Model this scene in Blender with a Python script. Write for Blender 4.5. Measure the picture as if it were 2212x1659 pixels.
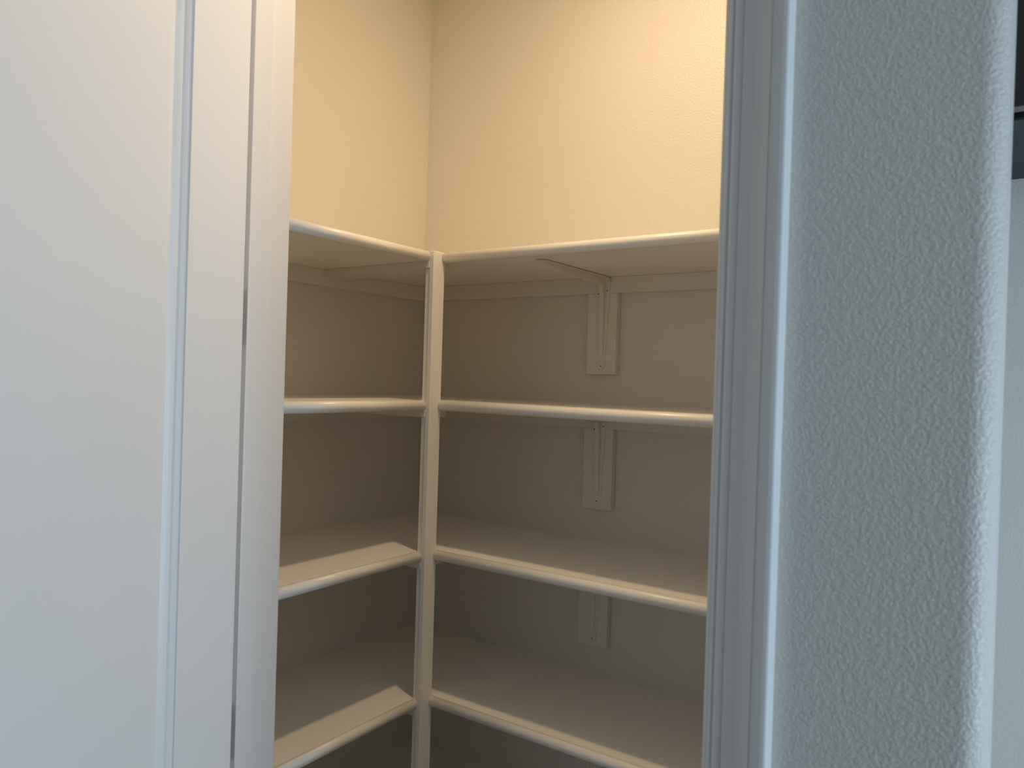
import bpy, bmesh, math
from mathutils import Matrix, Vector

for o in list(bpy.data.objects):
    bpy.data.objects.remove(o, do_unlink=True)
sc = bpy.context.scene
COL = sc.collection
R = math.radians
Z0 = 1.2                        # height of the third shelf above the floor

# ------------------------------------------------------------------ camera
F_PX = 1625.1
yaw, pitch, roll = 0.597388, -0.006289, 0.030829
fw = Vector((-math.sin(yaw) * math.cos(pitch), math.cos(yaw) * math.cos(pitch), math.sin(pitch)))
rt = Vector((math.cos(yaw), math.sin(yaw), 0))
up = rt.cross(fw)
r2 = rt * math.cos(roll) + up * math.sin(roll)
u2 = -rt * math.sin(roll) + up * math.cos(roll)
cam_d = bpy.data.cameras.new('camera')
cam = bpy.data.objects.new('camera', cam_d)
COL.objects.link(cam)
cam.matrix_world = Matrix(((r2.x, u2.x, -fw.x, 1.3171), (r2.y, u2.y, -fw.y, -1.5089),
                           (r2.z, u2.z, -fw.z, 0.35325 + Z0), (0, 0, 0, 1)))
cam_d.sensor_fit = 'HORIZONTAL'
cam_d.sensor_width = 36.0
cam_d.lens = F_PX / 2212 * 36.0
cam_d.clip_start = 0.02
cam_d.dof.use_dof = True
cam_d.dof.focus_distance = 1.75
cam_d.dof.aperture_fstop = 7.5
sc.camera = cam

# ------------------------------------------------------------------ world, light, exposure
w = bpy.data.worlds.new('daylight')
sc.world = w
w.use_nodes = True
bg = w.node_tree.nodes['Background']
bg.inputs['Color'].default_value = (0.62, 0.83, 1.0, 1)
bg.inputs['Strength'].default_value = 0.9


def area_light(name, loc, rot, shape, sx, sy, power, col):
    d = bpy.data.lights.new(name, 'AREA')
    d.shape = shape
    d.size = sx
    if shape in ('RECTANGLE', 'ELLIPSE'):
        d.size_y = sy
    d.energy = power
    d.color = col
    o = bpy.data.objects.new(name, d)
    COL.objects.link(o)
    o.location = loc
    o.rotation_euler = rot
    return o


# daylight coming in through the glazed opening in the room's right wall
area_light('window_daylight', (3.57, -1.30, 1.1), (0, R(90), 0), 'RECTANGLE', 2.1, 0.85, 44.5, (0.57, 0.78, 1.0))

sc.view_settings.view_transform = 'Standard'
sc.view_settings.look = 'None'
sc.view_settings.gamma = 1.0
sc.view_settings.use_curve_mapping = False
sc.view_settings.exposure = 0.0
sc.cycles.max_bounces = 18
sc.cycles.diffuse_bounces = 14
sc.cycles.use_denoising = True
LAMP_W = 5.75
LAMP_COL = (1.0, 0.74, 0.44)


# ------------------------------------------------------------------ materials
def new_mat(name):
    m = bpy.data.materials.new(name)
    m.use_nodes = True
    nt = m.node_tree
    b = nt.nodes['Principled BSDF']
    return m, nt, b


def paint(name, col, rough, bump_scale=None, bump=0.0, spec=0.5, fine=None):
    m, nt, b = new_mat(name)
    b.inputs['Roughness'].default_value = rough
    b.inputs['Specular IOR Level'].default_value = spec
    tc = nt.nodes.new('ShaderNodeTexCoord')
    n = nt.nodes.new('ShaderNodeTexNoise')
    n.inputs['Scale'].default_value = 2.3
    n.inputs['Detail'].default_value = 3
    nt.links.new(tc.outputs['Object'], n.inputs['Vector'])
    r = nt.nodes.new('ShaderNodeValToRGB')
    r.color_ramp.elements[0].position = 0.3
    r.color_ramp.elements[1].position = 0.7
    r.color_ramp.elements[0].color = (*[c * 0.975 for c in col], 1)
    r.color_ramp.elements[1].color = (*col, 1)
    nt.links.new(n.outputs['Fac'], r.inputs['Fac'])
    nt.links.new(r.outputs['Color'], b.inputs['Base Color'])
    if bump_scale:
        n2 = nt.nodes.new('ShaderNodeTexNoise')
        n2.inputs['Scale'].default_value = bump_scale
        n2.inputs['Detail'].default_value = 2.2
        n2.inputs['Roughness'].default_value = 0.5
        n2.inputs['Distortion'].default_value = 0.35
        nt.links.new(tc.outputs['Object'], n2.inputs['Vector'])
        rr = nt.nodes.new('ShaderNodeValToRGB')
        rr.color_ramp.interpolation = 'EASE'
        rr.color_ramp.elements[0].position = 0.36
        rr.color_ramp.elements[1].position = 0.66
        nt.links.new(n2.outputs['Fac'], rr.inputs['Fac'])
        bp = nt.nodes.new('ShaderNodeBump')
        bp.inputs['Strength'].default_value = 0.9
        bp.inputs['Distance'].default_value = bump
        nt.links.new(rr.outputs['Color'], bp.inputs['Height'])
        nt.links.new(bp.outputs['Normal'], b.inputs['Normal'])
    return m


WALL_COL = (0.745, 0.71, 0.65)
M_WALL = paint("orange_peel_wall_paint", WALL_COL, 0.36, 330, 0.00055)
M_WALL_IN = paint("light_orange_peel_wall_paint", WALL_COL, 0.38, 240, 0.00030)
M_TRIM = paint('semi_gloss_trim_paint', (0.77, 0.755, 0.735), 0.32, 35, 0.00012)
M_SHELF = paint('painted_shelf_wood', (0.91, 0.865, 0.79), 0.33, 60, 0.00012)
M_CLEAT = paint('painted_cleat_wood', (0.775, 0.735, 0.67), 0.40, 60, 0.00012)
M_DOOR = paint('door_paint', (0.80, 0.775, 0.745), 0.36, 300, 0.00002)
M_CEIL = paint('ceiling_paint', (0.82, 0.81, 0.79), 0.6, 170, 0.0008)


def simple(name, col, rough, metal=0.0):
    m, nt, b = new_mat(name)
    tc = nt.nodes.new('ShaderNodeTexCoord')
    n = nt.nodes.new('ShaderNodeTexNoise')
    n.inputs['Scale'].default_value = 40
    nt.links.new(tc.outputs['Object'], n.inputs['Vector'])
    r = nt.nodes.new('ShaderNodeValToRGB')
    r.color_ramp.elements[0].color = (*[c * 0.9 for c in col], 1)
    r.color_ramp.elements[1].color = (*col, 1)
    nt.links.new(n.outputs['Fac'], r.inputs['Fac'])
    nt.links.new(r.outputs['Color'], b.inputs['Base Color'])
    b.inputs['Roughness'].default_value = rough
    b.inputs['Metallic'].default_value = metal
    return m


M_NICKEL = simple('satin_nickel', (0.36, 0.36, 0.36), 0.38, 1.0)
M_HOLE = simple('dark_screw_recess', (0.06, 0.05, 0.04), 0.8)
M_SLATE = simple('slate_grey_underside', (0.028, 0.040, 0.046), 0.55)
M_EDGE = simple('cabinet_door_edge', (0.20, 0.18, 0.17), 0.5)


def wood_mat(name, c0, c1, rough, stretch):
    m, nt, b = new_mat(name)
    tc = nt.nodes.new('ShaderNodeTexCoord')
    mp = nt.nodes.new('ShaderNodeMapping')
    mp.inputs['Scale'].default_value = stretch
    n = nt.nodes.new('ShaderNodeTexNoise')
    n.inputs['Scale'].default_value = 6
    n.inputs['Detail'].default_value = 6
    nt.links.new(tc.outputs['Object'], mp.inputs['Vector'])
    nt.links.new(mp.outputs['Vector'], n.inputs['Vector'])
    r = nt.nodes.new('ShaderNodeValToRGB')
    r.color_ramp.elements[0].color = (*c0, 1)
    r.color_ramp.elements[1].color = (*c1, 1)
    nt.links.new(n.outputs['Fac'], r.inputs['Fac'])
    nt.links.new(r.outputs['Color'], b.inputs['Base Color'])
    b.inputs['Roughness'].default_value = rough
    return m


M_ESPRESSO = wood_mat('espresso_wood', (0.008, 0.006, 0.005), (0.028, 0.022, 0.018), 0.45, (12, 12, 0.8))
M_FLOOR = wood_mat('floor_wood', (0.07, 0.055, 0.042), (0.13, 0.105, 0.082), 0.4, (1, 12, 1))

m, nt, b = new_mat('lit_diffuser')
b.inputs['Base Color'].default_value = (0.9, 0.88, 0.82, 1)
b.inputs['Emission Color'].default_value = (1.0, 0.8, 0.55, 1)
b.inputs['Emission Strength'].default_value = 4.0
M_LAMP = m


# ------------------------------------------------------------------ mesh helpers
def add_box(bm, x0, x1, y0, y1, z0, z1):
    v = [bm.verts.new((x, y, z)) for x in (x0, x1) for y in (y0, y1) for z in (z0, z1)]
    for f in ((0, 1, 3, 2), (4, 6, 7, 5), (0, 4, 5, 1), (2, 3, 7, 6), (0, 2, 6, 4), (1, 5, 7, 3)):
        bm.faces.new([v[i] for i in f])


def finish(name, bm, mat, parent=None, bevel=0.0, seg=2, smooth=False, kind=None):
    bmesh.ops.recalc_face_normals(bm, faces=bm.faces[:])
    if bevel:
        bmesh.ops.bevel(bm, geom=bm.edges[:], offset=bevel, segments=seg, profile=0.5, affect='EDGES', clamp_overlap=True)
    me = bpy.data.meshes.new(name)
    bm.to_mesh(me)
    bm.free()
    me.materials.append(mat)
    if smooth:
        for f in me.polygons:
            f.use_smooth = True
    o = bpy.data.objects.new(name, me)
    COL.objects.link(o)
    if parent:
        o.parent = parent
        o.matrix_parent_inverse = Matrix.Translation(parent.location).inverted()
    if kind:
        o['kind'] = kind
    return o


def box(name, x0, x1, y0, y1, z0, z1, mat, parent=None, bevel=0.0, kind=None):
    bm = bmesh.new()
    add_box(bm, x0, x1, y0, y1, z0, z1)
    return finish(name, bm, mat, parent, bevel, kind=kind)


def prism(name, pts, axis, a, b_, mat, parent=None, bevel=0.0, smooth=False, kind=None, seg=2):
    """polygon pts extruded along an axis. axis 'z': pts are (x,y); 'x': (y,z); 'y': (x,z)"""
    bm = bmesh.new()

    def mk(p, t):
        return {'z': (p[0], p[1], t), 'x': (t, p[0], p[1]), 'y': (p[0], t, p[1])}[axis]
    A = [bm.verts.new(mk(p, a)) for p in pts]
    B = [bm.verts.new(mk(p, b_)) for p in pts]
    n = len(pts)
    bm.faces.new(A)
    bm.faces.new(B[::-1])
    for i in range(n):
        f = bm.faces.new((A[i], A[(i + 1) % n], B[(i + 1) % n], B[i]))
        f.smooth = (i in smooth) if smooth else False
    o = finish(name, bm, mat, parent, bevel, seg, kind=kind)
    return o


def thing(name, loc, label, cat, group=None):
    o = bpy.data.objects.new(name, None)
    o.empty_display_size = 0.05
    COL.objects.link(o)
    o.location = loc
    tag(o, label, cat, group)
    return o


def tag(o, label, cat, group=None):
    o['label'] = label
    o['category'] = cat
    if group:
        o['group'] = group


# ------------------------------------------------------------------ key dimensions
CEIL = 2.60
DA, DB = 0.3172, 0.3232                 # shelf depths on the left and the back wall
HS = [Z0 + 0.6048, Z0 + 0.3048, Z0, Z0 - 0.2977, Z0 - 0.6015]    # shelf tops
T = 0.019
YF, YR = -0.823, -0.7082                 # room face and pantry face of the front wall
XJ, XJR = 0.3285, 1.078                  # door jamb faces
XW = 1.3027                             # rounded end of the front wall
XP = 1.155                              # pantry right wall, inside face
RX0, RX1, RY0 = -1.6, 3.6, -4.2
DOOR_H = 2.44

# ------------------------------------------------------------------ the setting
box('floor', RX0 - .1, RX1 + .1, RY0 - .1, 0.1, -0.05, 0.0, M_FLOOR, kind='structure')
box('ceiling', RX0 - .1, RX1 + .1, RY0 - .1, 0.1, CEIL, CEIL + .05, M_CEIL, kind='structure')
box('wall_pantry_left', -0.115, 0.0, YF + .1, 0.0, 0, CEIL, M_WALL_IN, kind='structure')
box('wall_back', -0.115, RX1, 0.0, 0.1, 0, CEIL, M_WALL_IN, kind='structure')
box('wall_pantry_right', XP, XP + 0.115, YR, 0.0, 0, CEIL, M_WALL_IN, kind='structure')


def arc(cx, cy, r, a0, a1, n):
    return [(cx + r * math.cos(R(a0 + (a1 - a0) * i / n)), cy + r * math.sin(R(a0 + (a1 - a0) * i / n))) for i in range(n + 1)]


RB = 0.0205
# front wall right of the door: rounded (bullnose) free end
pts = [(XJR + .019, YR), (XJR + .019, YF)] + arc(XW - RB, YF + RB, RB, -90, 0, 16) + arc(XW - RB, YR - RB, RB, 0, 90, 16)
prism('wall_front_right', pts, 'z', 0, CEIL, M_WALL, smooth=set(range(2, 18)) | set(range(19, 35)), kind='structure')
bm = bmesh.new()
add_box(bm, RX0, XJ - .019, YF, YR, 0, CEIL)
finish('wall_front_left', bm, M_WALL, kind='structure')
box('wall_front_header', XJ - .019, XJR + .019, YF, YR, DOOR_H + .019, CEIL, M_WALL, kind='structure')
box('wall_left', RX0 - .1, RX0, RY0, YF, 0, CEIL, M_WALL, kind='structure')
box('wall_rear', RX0, RX1, RY0 - .1, RY0, 0, CEIL, M_WALL, kind='structure')
# right wall with the glazed opening
WY0, WY1, WZ1 = -1.75, -0.86, 2.15
bm = bmesh.new()
add_box(bm, RX1, RX1 + .1, RY0, WY0, 0, CEIL)
add_box(bm, RX1, RX1 + .1, WY1, 0.0, 0, CEIL)
add_box(bm, RX1, RX1 + .1, WY0, WY1, WZ1, CEIL)
finish('wall_right', bm, M_WALL, kind='structure')
bm = bmesh.new()
for y in (WY0, (WY0 + WY1) / 2 - .03, WY1 - .06):
    add_box(bm, RX1 + .02, RX1 + .08, y, y + .06, 0, WZ1)
add_box(bm, RX1 + .02, RX1 + .08, WY0 + .06, WY1 - .06, WZ1 - .06, WZ1)
add_box(bm, RX1 + .02, RX1 + .08, WY0 + .06, WY1 - .06, 0, .06)
finish('window_1', bm, M_TRIM, kind='structure')

# door jamb with its stop (one frame)
jr = bpy.data.objects.new('trim_1', None)
COL.objects.link(jr)
jr.location = (XJ, YR, 0)
jr['kind'] = 'structure'
jr['label'] = 'white painted door jamb with stop around the pantry opening'
SY0, SY1 = -0.7918, -0.7582           # door stop
for nm, x0, x1, s0, s1 in (('jamb', XJ - .019, XJ, XJ, XJ + .011), ('jamb', XJR, XJR + .019, XJR - .011, XJR)):
    box(nm, x0, x1, YF, YR, 0, DOOR_H + .019, M_TRIM, jr, bevel=.0026)
    box('door_stop', s0, s1, SY0, SY1, 0, DOOR_H, M_TRIM, jr, bevel=.0012)
for zc in (0.36, 1.0, 1.635, 2.27):
    box('hinge_leaf', XJ - .0004, XJ + .0012, YF + .003, YF + .033, zc - .042, zc + .042, M_NICKEL, jr)
box('head_jamb', XJ, XJR, YF, YR, DOOR_H, DOOR_H + .019, M_TRIM, jr, bevel=.001)
box('door_stop', XJ + .011, XJR - .011, SY0, SY1, DOOR_H - .011, DOOR_H, M_TRIM, jr, bevel=.001)

# colonial casing profile: u = distance from the inner edge, t = thickness
PROF = [(0, 0), (0, .0075), (.0008, .0088), (.0025, .0095), (.0042, .0088), (.0050, .0078), (.0058, .0094),
        (.0085, .0108), (.0138, .0112), (.0146, .0104), (.0152, .0122), (.020, .0128), (.027, .0140), (.033, .0158),
        (.0385, .0180), (.0412, .0192), (.0424, .0186), (.0430, .0204), (.0465, .0216), (.0520, .0222), (.0550, .0220),
        (.0566, .0212), (.0572, .0196), (.0572, 0)]
PROF = [(u, t * 0.88) for u, t in PROF]


def casing(name, xin, sgn):
    pts_ = [(xin + sgn * u, YF - t) for u, t in PROF]
    return prism(name, pts_, 'z', 0, DOOR_H + .006, M_TRIM, kind='structure')


casing('trim_2', XJR + .006, 1)
casing('trim_3', XJ - .006, -1)
prism('trim_4', [(YF - t, DOOR_H + .006 + u) for u, t in PROF], 'x', XJ - .0632, XJR + .0632, M_TRIM, kind='structure')

# ------------------------------------------------------------------ shelves
ORD = ['topmost', 'second from top', 'third from top', 'fourth from top', 'lowest']
PX0, PX1, PY0, PY1 = 0.3255, 0.3365, -0.3580, -0.3235      # corner post face board


def half_round(name, axis, a, b_, c, h, sgn, mat, parent):
    """nosing: half-round strip on a shelf front, radius just over half the board"""
    r = 0.0106
    zc = h - T / 2
    n = 12
    if axis == 'y':      # runs along y, bulges towards +x
        pts_ = [(c + r * math.cos(R(-90 + 180 * i / n)), zc + r * math.sin(R(-90 + 180 * i / n))) for i in range(n + 1)]
        return prism(name, pts_, 'y', a, b_, mat, parent, smooth=set(range(n)))
    pts_ = [(c - r * math.cos(R(-90 + 180 * i / n)), zc + r * math.sin(R(-90 + 180 * i / n))) for i in range(n + 1)]
    return prism(name, pts_, 'x', a, b_, mat, parent, smooth=set(range(n)))


for k, h in enumerate(HS):
    s = thing('shelf', (0, YR, h - T), f'off-white painted shelf with rounded front edge on the left wall, {ORD[k]}', 'shelf',
              'shelves on the left pantry wall')
    prism('board', [(0, YR), (DA, YR), (DA, PY0), (PX0, PY0), (PX0, -DB), (0, -DB)], 'z', h - T, h, M_SHELF, s)
    half_round('nosing', 'y', YR, PY0 - .0003, DA, h, 1, M_SHELF, s)
for k, h in enumerate(HS):
    s = thing('shelf', (XP, 0, h - T), f'long off-white shelf with rounded front edge on the back wall, {ORD[k]}', 'shelf',
              'shelves on the back pantry wall')
    box('board', 0, XP, -DB, 0, h - T, h, M_SHELF, s)
    half_round('nosing', 'x', PX1 + .0003, XP, -DB, h, 1, M_SHELF, s)

CL, CT = 0.036, 0.0175
VIS = ['under the topmost', 'under the second', 'under the third', 'under the fourth']
for k, h in enumerate(HS[:4]):
    c = box('wall_cleat', 0, CT, YR, 0, h - T - CL, h - T, M_CLEAT, bevel=.0012)
    tag(c, f'off-white wooden cleat strip on the left wall {VIS[k]} shelf', 'cleat', 'cleats on the left pantry wall')
    c = box('wall_cleat', CT, XP, -CT, 0, h - T - CL, h - T, M_CLEAT, bevel=.0012)
    tag(c, f'off-white wooden cleat strip along the back wall {VIS[k]} shelf', 'cleat', 'cleats on the back pantry wall')
    c = box('support_beam', CT, PX0, -0.3590, -0.2930, h - T - .0145, h - T, M_CLEAT, bevel=.001)
    tag(c, f'flat wooden support beam from the left wall to the corner post {VIS[k]} shelf', 'beam', 'support beams behind the corner post')

# ------------------------------------------------------------------ corner post
post = thing('corner_post', (PX1, PY0, 0), 'slim off-white wooden corner post joining the left and back shelves', 'post')
box('face_board', PX0, PX1, PY0, PY1, 0, HS[0] + .0008, M_SHELF, post, bevel=.0013)
lo = [0] + [h for h in HS[::-1]]
hi = [h - T - .0145 for h in HS[::-1]]
for z0, z1 in zip(lo, hi):
    box('filler_strip', PX0 - .0115, PX0, PY0 + .0022, PY1 - .002, z0, z1, M_SHELF, post, bevel=.0008)

# ------------------------------------------------------------------ brackets on the back wall
BX = 0.5405
for k in range(4):
    h = HS[k]
    bb = box('backing_board', 0.5025, 0.5745, -CT, 0, h - .2345, h - T - CL, M_CLEAT, bevel=.0012)
    tag(bb, f'short upright backing board on the back wall {VIS[k]} shelf', 'board', 'backing boards behind the shelf brackets')
    br = thing('shelf_bracket', (BX, -CT, h - .225), f'painted steel shelf bracket on the backing board {VIS[k]} shelf',
               'bracket', 'shelf brackets on the back wall')
    y1 = -CT
    # tapered wall leg with a rounded foot
    leg = [(BX - .0165, h - .042), (BX - .0150, h - .075), (BX - .0085, h - .215)]
    leg += [(BX + .0085 * math.cos(R(a)), h - .216 + .0085 * math.sin(R(a))) for a in (200, 225, 250, 270, 290, 315, 340)]
    leg += [(BX + .0085, h - .215), (BX + .0150, h - .075), (BX + .0165, h - .042)]
    prism('wall_leg', leg, 'y', y1 - .0022, y1, M_CLEAT, br)
    # bent corner
    n = 8
    ro, ri = .014, .0118
    cy, cz = y1 - ro, h - T - .0012 - ro
    cor = [(cy + ro * math.cos(R(90 * i / n)), cz + ro * math.sin(R(90 * i / n))) for i in range(n + 1)]
    cor += [(cy + ri * math.cos(R(90 - 90 * i / n)), cz + ri * math.sin(R(90 - 90 * i / n))) for i in range(n + 1)]
    cor = [(y1, h - .042)] + cor + [(y1 - .0022, h - .042)]
    prism('bend', cor, 'x', BX - .0165, BX + .0165, M_CLEAT, br)
    za = h - T - .0012
    arm = [(BX - .0165, cy), (BX - .0160, cy - .03), (BX - .0120, -.276), (BX - .008, -.285), (BX, -.2885), (BX + .008, -.285),
           (BX + .0120, -.276), (BX + .0160, cy - .03), (BX + .0165, cy)]
    prism('shelf_arm', arm, 'z', za - .0022, za, M_CLEAT, br)
    rib = [(y1 - .0015, h - .208), (y1 - .0062, h - .195), (y1 - .0090, h - .10), (y1 - .0115, h - .058), (y1 - .0150, h - .046),
           (y1 - .0190, h - .0405), (y1 - .045, h - .0375), (-.150, h - .0310), (-.262, h - .0248), (-.276, h - .0225),
           (-.276, za - .001), (y1 - .004, za - .001), (y1 - .0015, za - .005)]
    prism('rib', rib, 'x', BX - .0048, BX + .0048, M_CLEAT, br, bevel=.0016)
    for dx, dz in ((-.0108, -.0565), (.0110, -.0500), (0.0, -.2160)):
        zz = h + dz
        pts_ = [(BX + dx + .0028 * math.cos(R(a)), zz + .0028 * math.sin(R(a))) for a in range(0, 360, 36)]
        sw = prism('screw', pts_, 'y', y1 - .0034, y1 - .0022, M_CLEAT, br)
        pts_ = [(BX + dx + .0014 * math.cos(R(a)), zz + .0014 * math.sin(R(a))) for a in range(0, 360, 45)]
        prism('screw_recess', pts_, 'y', y1 - .0037, y1 - .0034, M_HOLE, sw)

# ------------------------------------------------------------------ pantry door, swung open into the room
PIN = Vector((XJ - .001, YF - .006, 0))
door = thing('pantry_door', PIN, 'white two-panel pantry door swung open on the left', 'door')
DW, DT = XJR - XJ - .006, 0.035
# door-local frame: s runs from the hinge edge to the free edge, n runs through the thickness (0 = pantry side face)
# built as if open by exactly 90 degrees, then turned about the hinge pin
XF = PIN.x + 0.0420                    # pantry side face
YH = PIN.y + .0018                     # hinge edge
SW = 0.1035                             # stile width
RAILS = [(0.012, 0.25), (0.80, 0.94), (DOOR_H - .125, DOOR_H - .003)]


def dbox(name, s0, s1, z0, z1, n0=0.0, n1=DT, mat=M_DOOR, bevel=.0012, parent=door):
    return box(name, XF - n1, XF - n0, YH - s1, YH - s0, z0, z1, mat, parent, bevel)


dbox('stile', 0, SW, .012, DOOR_H - .003)
dbox('stile', DW - SW, DW, .012, DOOR_H - .003)
for z0, z1 in RAILS:
    dbox('rail', SW, DW - SW, z0, z1, bevel=0)
# sticking profile: inset from the stile edge, depth below the door face
STK = [(0, 0), (.0006, .0028), (.0050, .0038), (.0095, .0062), (.0130, .0088), (.0140, .0080), (.0152, .0078), (.0200, .0092),
       (.0250, .0112), (.0275, .0122), (.0285, .0118), (.0400, .0108), (.0410, .0104)]
STK = [(a * 0.74, d) for a, d in STK]
for i in range(2):
    z0, z1 = RAILS[i][1], RAILS[i + 1][0]
    s0, s1 = SW, DW - SW
    dp = STK[-1][1]
    for side in (0, 1):
        bm = bmesh.new()
        loops = []
        for ins, d in STK:
            x = XF - d if side == 0 else XF - DT + d
            loops.append([bm.verts.new((x, YH - s, z)) for s, z in
                          ((s0 + ins, z0 + ins), (s1 - ins, z0 + ins), (s1 - ins, z1 - ins), (s0 + ins, z1 - ins))])
        for a, b_ in zip(loops[:-1], loops[1:]):
            for j in range(4):
                bm.faces.new((a[j], a[(j + 1) % 4], b_[(j + 1) % 4], b_[j]))
        bmesh.ops.recalc_face_normals(bm, faces=bm.faces[:])
        # point the strip outwards
        f0 = bm.faces[0]
        if (f0.normal.x < 0) == (side == 0):
            bmesh.ops.reverse_faces(bm, faces=bm.faces[:])
        me = bpy.data.meshes.new('panel_moulding')
        bm.to_mesh(me)
        bm.free()
        me.materials.append(M_DOOR)
        o = bpy.data.objects.new('panel_moulding', me)
        COL.objects.link(o)
        o.parent = door
        o.matrix_parent_inverse = Matrix.Translation(PIN).inverted()
    e = STK[-1][0]
    dbox('panel', s0 + e - .003, s1 - e + .003, z0 + e - .003, z1 - e + .003, dp, DT - dp, bevel=0)
# hinges: barrel and leaves, four on the tall door
for zc in (0.36, 1.0, 1.635, 2.27):
    bm = bmesh.new()
    bmesh.ops.create_cone(bm, cap_ends=True, segments=16, radius1=.0058, radius2=.0058, depth=.092,
                          matrix=Matrix.Translation((PIN.x, PIN.y, zc)))
    finish('hinge', bm, M_NICKEL, door)
door.rotation_euler = (0, 0, R(10))

# ------------------------------------------------------------------ dark kitchen cabinet beyond the wall end
ZC = Z0 + 0.7164
cab = thing('wall_cabinet', (XP + .1155, 0, ZC), 'dark espresso kitchen wall cabinet at the right edge beyond the rounded wall end', 'cabinet')
X0, X1 = XP + .1155, XP + .1155 + .80
box('body', X0, X1, -.324, 0, ZC, ZC + .75, M_ESPRESSO, cab)
box('bottom_panel', X0 + .0005, X1 - .0005, -.3235, -.0005, ZC - .003, ZC, M_SLATE, cab)
box('face_frame', X0, X1, -.346, -.324, ZC + .012, ZC + .75, M_ESPRESSO, cab)
for i in range(2):
    xa = X0 + .002 + i * .4
    d = box('door', xa, xa + .396, -.368, -.347, ZC + .001, ZC + .748, M_ESPRESSO, cab)
    box('door_edge', xa, xa + .396, -.368, -.350, ZC - .0005, ZC + .001, M_EDGE, d)

# ------------------------------------------------------------------ pantry ceiling light
LX, LY = 0.745, -0.51
cl = thing('ceiling_light', (LX, LY, CEIL), 'small round flush ceiling light inside the pantry', 'ceiling light')
bm = bmesh.new()
prof = [(.052, .0), (.060, .0), (.085, .0), (.085, -.006), (.078, -.016), (.060, -.018), (.055, -.016)]
ring = []
for i in range(32):
    a = 2 * math.pi * i / 32
    ring.append([bm.verts.new((LX + r_ * math.cos(a), LY + r_ * math.sin(a), CEIL + z_)) for r_, z_ in prof])
for i in range(32):
    A, B = ring[i], ring[(i + 1) % 32]
    for j in range(len(prof)):
        bm.faces.new((A[j], A[(j + 1) % len(prof)], B[(j + 1) % len(prof)], B[j]))
finish('trim_ring', bm, M_TRIM, cl, smooth=True)
bm = bmesh.new()
bmesh.ops.create_cone(bm, cap_ends=True, segments=32, radius1=.0535, radius2=.0535, depth=.008,
                      matrix=Matrix.Translation((LX, LY, CEIL - .0055)))
finish('diffuser', bm, M_LAMP, cl)
lamp = area_light('pantry_lamp', (LX, LY, CEIL - .020), (0, 0, 0), 'DISK', .065, .065, LAMP_W, LAMP_COL)
